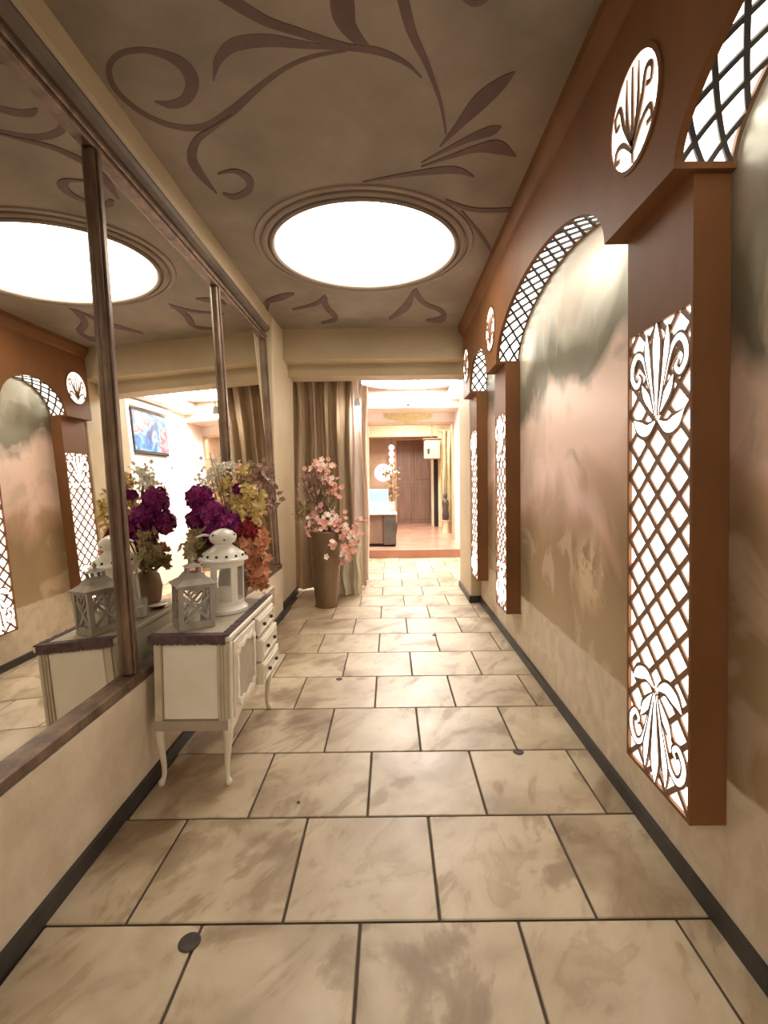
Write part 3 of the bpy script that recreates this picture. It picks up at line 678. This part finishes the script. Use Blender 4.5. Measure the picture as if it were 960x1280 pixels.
# ================================================================= BOUQUET ON THE CABINET
random.seed(11)
def mum(n_, r, ln, wd):
    m_ = MB()
    for i in range(n_):
        z = 1 - 2 * (i + .5) / n_; a = i * 2.39996; q = math.sqrt(1 - z * z); d_ = Vector((q * math.cos(a), q * math.sin(a), z))
        tn = Vector((random.gauss(0, 1), random.gauss(0, 1), random.gauss(0, 1))); tn = (tn - d_ * tn.dot(d_)).normalized()
        m_.petal(d_ * r * random.uniform(.5, .72) - tn * ln * .3, d_ * .55 + tn * .7, d_, ln * random.uniform(.8, 1.2), wd, .35)
    return m_
def blossom5(r):
    m_ = MB()
    for k in range(5):
        a = 2 * PI * k / 5; m_.petal((0, 0, 0), (math.cos(a), math.sin(a), .35), (0, 0, 1), r, r * .8, .35)
    return m_.ico((0, 0, r * .12), r * .16)
BP = Vector((-.93, 2.84, ZT + .0055))
bq = thing('flower_arrangement', 'dried arrangement of purple, yellow and orange flowers behind the lanterns', 'flowers', BP)
MB().lathe([(.06, 0), (.075, .02), (.09, .10), (.08, .17), (.065, .19), (.055, .185), (.05, .16)], 24).build('pot', 'pot', bq, True)
mm = {}
def W(px, py, y):   # world point from pixel at distance y, local to bouquet
    return onp(px, py, 1, y) - BP
def stem(p, r=.0025, root=(0, 0, .18)):
    a = Vector(root); m_ = (a + p) / 2 + Vector((random.uniform(-.02, .02), random.uniform(-.02, .02), .03))
    return MB().tube(spline([a, m_, p], 4), r, 5).build('stem', 'stem', bq)
for px, py, y, r, mat in ((250, 622, 2.76, .066, 'petal_purple'), (264, 642, 2.74, .07, 'petal_purple'), (248, 650, 2.78, .062, 'petal_purple'), (285, 654, 2.74, .066, 'petal_purple'),
                          (308, 662, 2.78, .062, 'petal_red'), (298, 612, 2.86, .034, 'petal_purple'), (262, 668, 2.72, .058, 'petal_purple')):
    r *= 1.12; p = W(px, py, y); s_ = stem(p)
    mum(210, r, r * .62, r * .5).build('purple_flower' if 'purple' in mat else 'red_flower', mat, bq, loc=p)
def sprig(px, py, y, mat, nb, spread, br, name, root=(0, 0, .2)):
    p = W(px, py, y); s_ = stem(p, .0022, root); m_ = MB()
    for i in range(nb):
        q = p + Vector((random.gauss(0, spread), random.gauss(0, spread), random.gauss(0, spread)))
        u_ = Vector((random.gauss(0, 1), random.gauss(-.8, 1), random.gauss(.4, 1))).normalized(); e1 = u_.orthogonal().normalized(); e2 = u_.cross(e1)
        for k in range(5):
            a = 2 * PI * k / 5 + i; m_.petal(q, e1 * math.cos(a) + e2 * math.sin(a) + u_ * .25, u_, br * random.uniform(.8, 1.3), br * .8, .3)
        if i % 3 == 0: m_.tube([q, q + (p - q) * .6 + Vector((0, 0, -.02))], .0012, 4)
    o = m_.build(name, mat, s_); o['kind'] = 'stuff'
for px, py, y in ((305, 590, 2.86), (312, 612, 2.80), (295, 625, 2.85), (320, 632, 2.78), (284, 600, 2.88), (318, 648, 2.78), (276, 615, 2.88), (300, 640, 2.76), (325, 620, 2.82), (308, 632, 2.8)):
    sprig(px, py, y, 'petal_yellow', 34, .026, .0155, 'yellow_blossoms')
for px, py, y in ((268, 598, 2.86), (262, 592, 2.8), (270, 582, 2.82), (290, 580, 2.9), (262, 608, 2.8)):
    sprig(px, py, y, 'petal_white', 18, .026, .013, 'white_blossoms')
for px, py, y in ((256, 600, 2.74), (276, 590, 2.84), (282, 586, 2.86)):
    sprig(px, py, y, 'petal_white', 18, .028, .013, 'white_blossoms')
for px, py, y in ((322, 590, 2.95), (335, 600, 2.98), (330, 615, 2.98), (338, 630, 3.0), (328, 600, 2.95)):
    sprig(px, py, y, 'leaf_dusty', 26, .032, .024, 'dusty_foliage')
for px, py, y in ((318, 672, 2.80), (324, 690, 2.80), (316, 702, 2.78), (328, 716, 2.82), (322, 730, 2.84), (310, 680, 2.76), (326, 676, 2.8), (318, 718, 2.8)):
    sprig(px, py, y, 'leaf_orange', 20, .022, .032, 'orange_foliage')
for px, py, y in ((252, 676, 2.72), (258, 690, 2.75), (248, 696, 2.72), (266, 700, 2.78), (278, 690, 2.80), (240, 684, 2.62), (246, 672, 2.64)):
    sprig(px, py, y, 'leaf_olive', 18, .026, .030, 'olive_foliage')
for px, py, y in ((262, 690, 2.80), (256, 682, 2.8)):
    sprig(px, py, y, 'leaf_orange', 10, .02, .026, 'orange_foliage')
for px, py, y in ((262, 566, 2.8), (268, 575, 2.85), (303, 575, 2.85), (338, 600, 2.9)):
    stem(W(px, py, y), .0018)

# small glass candle holder and red dish tucked behind the grey lantern
t = thing('candle_holder', 'clear glass candle holder behind the grey lantern', 'candle holder', (-1.06, 2.52, ZT + .0055))
MB().lathe([(.032, 0), (.034, .004), (.036, .10), (.034, .10), (.031, .008), (.002, .007)], 20).build('tumbler', 'glass', t, True)
MB().lathe([(.022, .008), (.022, .06), (.002, .062)], 16).build('candle', 'candle', t, True)
t = thing('red_dish', 'small red dish with white rim behind the grey lantern', 'dish', (-1.06, 2.70, ZT + .0055))
MB().lathe([(.025, 0), (.03, .006), (.045, .016), (.047, .02), (.043, .018), (.002, .008)], 24).build('bowl', 'petal_red', t, True)
MB().lathe([(.0475, .0195), (.049, .022), (.045, .023), (.0435, .0205)], 24).build('rim', 'white_bright', t, True)
# wall box low on the dado beyond the cabinet
t = thing('wall_box', 'small cream wall box with brown face low on the wall past the cabinet', 'wall box', (XL, 4.36, .23))
MB().cbox(0, .035, -.13, .13, 0, .20, .008).build('case', 'white_paint', t)
MB().cbox(.035, .042, -.10, .12, .015, .18, .003).build('face_plate', 'hall_tan', t)

# ================================================================= VASE WITH PINK FLOWERS
VP_ = Vector((-.725, 5.36, 0)); random.seed(21)
vz = thing('floor_vase', 'tall tapered bronze floor vase filled with pink artificial blossoms by the curtain', 'vase', VP_)
MB().lathe([(.115, 0), (.12, .01), (.135, .2), (.16, .5), (.185, .78), (.19, .84), (.182, .85), (.17, .83), (.15, .7), (.02, .68)], 40).build('body', 'bronze', vz, True)
bl_p = blossom5(.043).build('blossom', 'petal_pink', vz); bl_w = blossom5(.040).build('blossom', 'petal_pale', vz)
def VW(px, py, y): return onp(px, py, 1, y) - VP_
fp = []
clusters = [(404, 582, 6, 10), (412, 600, 8, 14), (417, 612, 8, 14), (392, 583, 6, 8), (395, 645, 9, 10), (412, 652, 10, 16), (425, 655, 10, 16), (438, 675, 9, 18), (418, 680, 8, 14), (432, 690, 7, 14), (392, 662, 6, 8), (443, 660, 5, 10)]
first = [True, True]
for cx_, cy_, nb, sd in clusters:
    c_ = VW(cx_, cy_, 5.26 + random.uniform(-.1, .1))
    pts = spline([Vector((0, 0, .8)), Vector((c_.x * .4, c_.y * .4, max(.95, (c_.z + .9) / 2))), c_], 5)
    MB().tube(pts, .0035, 5).build('stem', 'stem', vz)
    for i in range(int(nb * 1.7)):
        q = c_ + Vector((random.gauss(0, .05), random.gauss(0, .055), random.gauss(0, .055)))
        w_ = 1 if random.random() < .35 else 0; src = (bl_p, bl_w)[w_]
        rot = (random.uniform(.5, 1.7), 0, random.uniform(-.9, .9))
        if first[w_]: first[w_] = False; src.location = q; src.rotation_euler = rot
        else: inst(src.data, 'blossom', vz, q, rot, random.uniform(.75, 1.1))
for i in range(34):     # thin bare twigs
    px, py = random.uniform(374, 425), random.uniform(535, 600); e_ = VW(px, py, 5.36 + random.uniform(-.12, .12))
    pts = spline([Vector((random.uniform(-.08, .08), random.uniform(-.08, .08), .8)), Vector((e_.x * .6, e_.y * .6, 1.2)), e_], 4)
    MB().tube(pts, [.003] * (len(pts) - 3) + [.002, .0015, .001], 4).build('twig', 'stem', vz)
for px, py in ((384, 610), (390, 622), (380, 632), (400, 632), (384, 600), (378, 645), (396, 612), (404, 625), (412, 640), (386, 655), (398, 595), (422, 665), (432, 668), (400, 700), (410, 690)):
    c_ = VW(px, py, 5.33); m_ = MB()
    for i in range(34):
        m_.petal(c_ + Vector((random.gauss(0, .03),) * 1 + (random.gauss(0, .03), random.gauss(0, .04))), (random.gauss(0, 1), random.gauss(0, 1), random.gauss(.3, 1)), (0, 0, 1), .085, .034, .3)
    m_.build('dry_foliage', random.choice(['leaf_olive', 'leaf_dusty', 'leaf_dusty']), vz)['kind'] = 'stuff'
m_ = MB(); c_ = VW(440, 652, 5.3)
for i in range(5): m_.petal(c_, (1, random.uniform(-.2, .2), random.uniform(-.15, .3)), (0, 0, 1), .22, .05, .2)
m_.build('long_leaf', 'leaf_orange', vz)

# ================================================================= CURTAIN
def drape(x0, x1, y, z0, z1, folds, amp, nx=90, nz=30, pinch=None, shift=0, flare=0):
    vs = []; fs = []
    for s_ in (0, 1):
        for j in range(nz + 1):
            v = j / nz; z = z0 + (z1 - z0) * v
            for i in range(nx + 1):
                u = i / nx; xa, xb = x0, x1 + flare * (1 - v)
                x = xa + (xb - xa) * u + .012 * math.sin(9 * v + u * 5)
                ph = folds * 2 * PI * u + .5 * math.sin(4 * v)
                yy = y + amp * (math.sin(ph) + .35 * math.sin(2.3 * ph + 1 + 2 * v)) * (.75 + .25 * v) + .03 * math.sin(3 * v + 2 * u)
                vs.append((x, yy + s_ * .008, z))
    n1 = (nx + 1) * (nz + 1)
    for s_ in (0, 1):
        for j in range(nz):
            for i in range(nx):
                a = s_ * n1 + j * (nx + 1) + i; fs.append((a, a + 1, a + nx + 2, a + nx + 1) if s_ == 0 else (a, a + nx + 1, a + nx + 2, a + 1))
    for i in range(nx):
        fs += [(i, n1 + i, n1 + i + 1, i + 1)]; t_ = nz * (nx + 1) + i; fs += [(t_, t_ + 1, n1 + t_ + 1, n1 + t_)]
    for j in range(nz):
        a = j * (nx + 1); fs += [(a, a + nx + 1, n1 + a + nx + 1, n1 + a)]; a += nx; fs += [(a, n1 + a, n1 + a + nx + 1, a + nx + 1)]
    return MB().add(vs, fs)
cu = thing('curtain', 'brown floor length curtain hanging behind the tall vase', 'curtain', (-.75, 6.12, 0))
def CU(o): o.location = -Vector(cu.location); return o
CU(drape(-1.25, -.50, 6.16, .02, 2.74, 4.6, .05, flare=.02).build('drape', 'curtain', cu, True))
CU(drape(-.53, -.36, 6.22, .03, 2.74, 1.6, .03, 36, 24, flare=.05).build('sheer_edge', 'curtain_pale', cu, True))
CU(drape(-.66, -.36, 5.86, .004, .62, 2.2, .04, 40, 14).build('hem_lining', 'lining', cu, True))
CU(MB().tube([(-1.25, 6.16, 2.75), (-.2, 6.16, 2.75)], .012, 10).build('curtain_rod', 'frame', cu))
sh = thing('sheer_curtain', 'pale pink sheer curtain beside the brown curtain', 'curtain', (-.4, 6.5, 0))
o = drape(-.50, -.30, 6.6, .03, 2.66, 3, .025, 40, 20).build('drape', 'curtain_pale', sh, True); o.location = (.4, -6.5, 0)

# spotlight near top of the curtain
p = onp(447, 508, 1, 5.96)
t = thing('hanging_spotlight', 'glaring small white spotlight hanging from the beam beside the curtain', 'spotlight', p)
MB().lathe([(.02, .10), (.03, .09), (.045, 0), (.04, -.004)], 20).build('housing', 'plastic', t, True)
MB().lathe([(.038, -.005), (.034, -.025), (.018, -.04), (.003, -.043)], 20).build('lens', 'bulb', t, True)
MB().tube([(0, 0, .10), (0, 0, 2.624 - p.z)], .008, 8).build('drop_rod', 'plastic', t)

# ================================================================= ROOM AND HALL THINGS
# television on the room's right wall
tx = 1.32; t = thing('television', 'wall television showing blue and red figures, seen in the mirror', 'television', (tx, 7.72, 2.07))
MB().cbox(-.045, -.001, -.56, .56, 0, .68, .008).build('bezel', 'black', t)
MB().box(-.048, -.0455, -.53, .53, .05, .65).build('screen', 'tv', t)
t = thing('wall_surround', 'white moulded surround around the television on the room wall', 'surround', (tx, 7.72, 1.90))
for a in ((-.74, -.64, 0, .98), (.64, .74, 0, .98), (-.64, .64, .88, .98)): MB().cbox(-.07, -.001, a[0], a[1], a[2], a[3], .008).build('frame_side', 'room_wall', t)
# cameras
for px, py, y, lab in ((510, 505, 9.16, 'small white security camera on the pink fascia'), (457, 506, 9.16, 'white security camera at the left end of the pink fascia')):
    p = onp(px, py, 1, y); t = thing('security_camera', lab, 'camera', (p.x, 9.2, p.z), 0, 'security cameras')
    MB().lathe([(.075, 0), (.075, .02), (.06, .03)], 20).build('mount', 'plastic', t).rotation_euler = (PI / 2, 0, 0)
    MB().lathe([(.003, -.065), (.04, -.052), (.06, -.02), (.06, .02), (.04, .05), (.003, .06)], 20).build('ball', 'plastic', t, True, (0, -.07, -.01))
    MB().lathe([(.03, 0), (.03, .012), (.02, .016)], 16).build('lens', 'black', t, False, (0, -.118, -.02)).rotation_euler = (PI / 2, 0, 0)
# gold ornament over the doorway
p = onp(510, 519, 1, 9.99); t = thing('wall_ornament', 'pale gold leafy relief over the wide doorway', 'ornament', (p.x, 10, p.z))
def gf2(u, v, d): return (u, -d - .002, v)
gp = [([(0, -.13), (0, 0), (0, .15)], [.03, .12, .01])]
for s in (1, -1):
    gp += [([(s*.02, -.10), (s*.1, .0), (s*.12, .13)], [.03, .09, .01]), ([(s*.05, -.1), (s*.2, -.01), (s*.24, .10)], [.03, .09, .01]), ([(s*.06, -.11), (s*.28, -.03), (s*.36, .06)], [.03, .08, .01]),
           ([(0, -.12), (s*.2, -.09), (s*.36, -.03), (s*.5, .02)], [.04, .06, .07, .01]), ([(s*.3, -.08), (s*.42, -.05), (s*.48, -.01), (s*.43, .04)], [.02, .05, .04, .01])]
for i, (pp, wd) in enumerate(gp):
    L, R = ribbon(pp, wd, 5); MB().strip(L, R, gf2, 0, .015 + .0006 * i).build('relief_leaf', 'gold', t)
# double door
t = thing('double_door', 'dark brown panelled double door at the end of the hall', 'door', (.69, 13.99, .143))
for s in (-1, 1):
    x0, x1 = (s * .005, s * .5) if s > 0 else (-.5, -.005)
    lf = MB().cbox(x0, x1, -.05, 0, 0, 2.38, .004).build('door_leaf', 'door_wood', t)
    for za, zb in ((.1, 1.15), (1.25, 2.28)): MB().cbox(x0 + .07, x1 - .07, -.062, -.05, za, zb, .01).build('door_panel', 'door_wood', lf)
MB().cbox(-.56, -.505, -.07, 0, 0, 2.45, .004).cbox(.505, .56, -.07, 0, 0, 2.45, .004).cbox(-.505, .505, -.07, 0, 2.385, 2.45, .004).build('door_frame', 'tan_wood', t)
# counter with lit display case
t = thing('counter', 'dark wooden counter standing left in the wide doorway', 'counter', (-.17, 9.3, .143))
MB().cbox(-.28, .03, -.22, .25, .06, .60, .006).build('cabinet_body', 'door_wood', t)
MB().cbox(.03, .27, -.26, .25, .04, .60, .006).build('dark_panel', 'dark_cab', t)
MB().box(-.27, .26, -.2, .22, 0, .06).build('plinth', 'black', t)
MB().cbox(-.30, .29, -.28, .27, .60, .635, .006).build('worktop', 'metal', t)
t = thing('display_case', 'glowing pale blue glass display case on the counter', 'display case', (-.17, 9.3, .779))
MB().box(-.27, .12, -.18, .18, .004, .012).box(-.27, .12, .16, .18, .012, .44).build('lit_back', 'blueglow', t)
MB().box(-.27, .26, -.22, -.21, 0, .22).build('front_pane', 'glass', t)
for k in range(9):
    MB().ico((-.22 + (k % 5) * .1, -.1 + .12 * (k // 5), .07 + .05 * (k % 3)), .06).build('ice_piece', 'blueglow', t)
for x, y in ((-.275, -.215), (-.275, .19), (.125, .19)): MB().box(x - .006, x + .006, y - .006, y + .006, 0, .46).build('corner_post', 'metal', t)
# round plaque and string of pink globes
p = onp(479, 591, 1, 13.95); t = thing('round_plaque', 'glowing round white wall plaque left of the double door', 'plaque', (p.x, 14.0, p.z))
MB().lathe([(.25, 0), (.25, .03), (.23, .05), (.004, .055)], 32).build('disc', 'whiteglow', t, True).rotation_euler = (PI / 2, 0, 0)
for dx, dz in ((-.1, .07), (.11, .08), (0, -.02), (.02, .13)): MB().ico((dx, -.055, dz), .028).build('dark_spot', 'black', t)
p = onp(474, 579, 1, 13.9)
p = onp(489.5, 572, 1, 13.6); t = thing('globe_string', 'hanging string of pink glass globes beside the double door', 'hanging lamp', (p.x, 13.6, 1.5))
MB().tube([(0, 0, .1), (0, 0, 1.4)], .006, 6).build('cord', 'black', t)
for k in range(4): MB().lathe([(.006, -.085), (.06, -.062), (.085, 0), (.06, .062), (.006, .085)], 16).build('globe', 'pinkglow', t, True, (0, 0, .28 + .175 * k))
# dark leafy sculpture before the wall
p = onp(488, 640, 1, 11.2); random.seed(5)
t = thing('potted_plant', 'dusky brown leafy plant behind the display case', 'plant', (p.x + .02, 11.2, .143))
MB().lathe([(.12, 0), (.15, .25), (.14, .27), (.02, .26)], 20).build('pot', 'dark_cab', t, True)
MB().tube([(0, 0, .26), (.02, 0, .8), (0, 0, 1.4)], .015, 6).build('stem', 'stem', t)
m_ = MB()
for i in range(120): m_.petal((random.gauss(0, .09), random.gauss(0, .09), random.uniform(.8, 1.55)), (random.gauss(0, 1), random.gauss(0, 1), random.gauss(.3, .7)), (0, 0, 1), .14, .06, .2)
m_.build('foliage', 'leaf_olive', t)['kind'] = 'stuff'
# wooden box lamp, posts and drape right of the door
p = onp(540, 562, 1, 12.2)
t = thing('wooden_birdhouse', 'tan wooden box with dark slot hanging right of the double door', 'box', (p.x, 12.2, p.z))
MB().cbox(-.2, .2, -.15, .15, -.24, .24, .02).build('box', 'tan_wood', t)
MB().cbox(-.235, .235, -.185, .185, .24, .275, .01).build('lid', 'door_wood', t)
MB().box(-.13, -.07, -.155, -.15, -.12, .02).build('slot', 'black', t)
MB().tube([(0, 0, .275), (0, 0, 2.9 - p.z)], .01, 6).build('hanger', 'frame', t)
for px, wd, y, mat, nm, lab in ((541, .07, 13.0, 'cream_pillar', 'hall_post', 'cream post just right of the double door'), (550.5, .10, 12.6, 'cream_pillar', 'hall_post', 'wider cream post under the wooden box'),
                            (545.5, .12, 12.9, 'black', 'dark_panel', 'dark upright panel between the cream posts')):
    p = onp(px, 640, 1, y); tag(MB().cbox(-wd / 2, wd / 2, -.04, .04, 0, 2.36 if mat == 'black' else 2.75, .006).build(nm, mat, None, False, (p.x, y, .1435)), lab, 'post' if nm == 'hall_post' else 'panel')
p = onp(558, 640, 1, 11.6)
t = thing('hall_drape', 'olive drape hanging at the right side of the doorway', 'curtain', (p.x, 11.6, .143))
o = drape(-.11, .11, 0, .002, 2.4, 2, .02, 24, 12).build('drape', 'drape_olive', t, True)
MB().cbox(-.13, .13, -.02, .02, 2.4, 2.44, .005).build('rail', 'tan_wood', t)
p = onp(557, 650, 1, 11.3)
t = thing('statuette', 'small dark statuette on a pale plinth before the olive drape', 'statuette', (p.x, 11.3, .143))
MB().lathe([(.09, 0), (.09, .05), (.07, .08), (.065, .24), (.09, .27), (.09, .30), (.01, .301)], 20).build('plinth', 'cream_pillar', t, True)
MB().lathe([(.06, .302), (.085, .4), (.06, .55), (.08, .68), (.07, .76), (.03, .8), (.05, .86), (.045, .92), (.005, .96)], 16).build('figure', 'dark_cab', t, True)
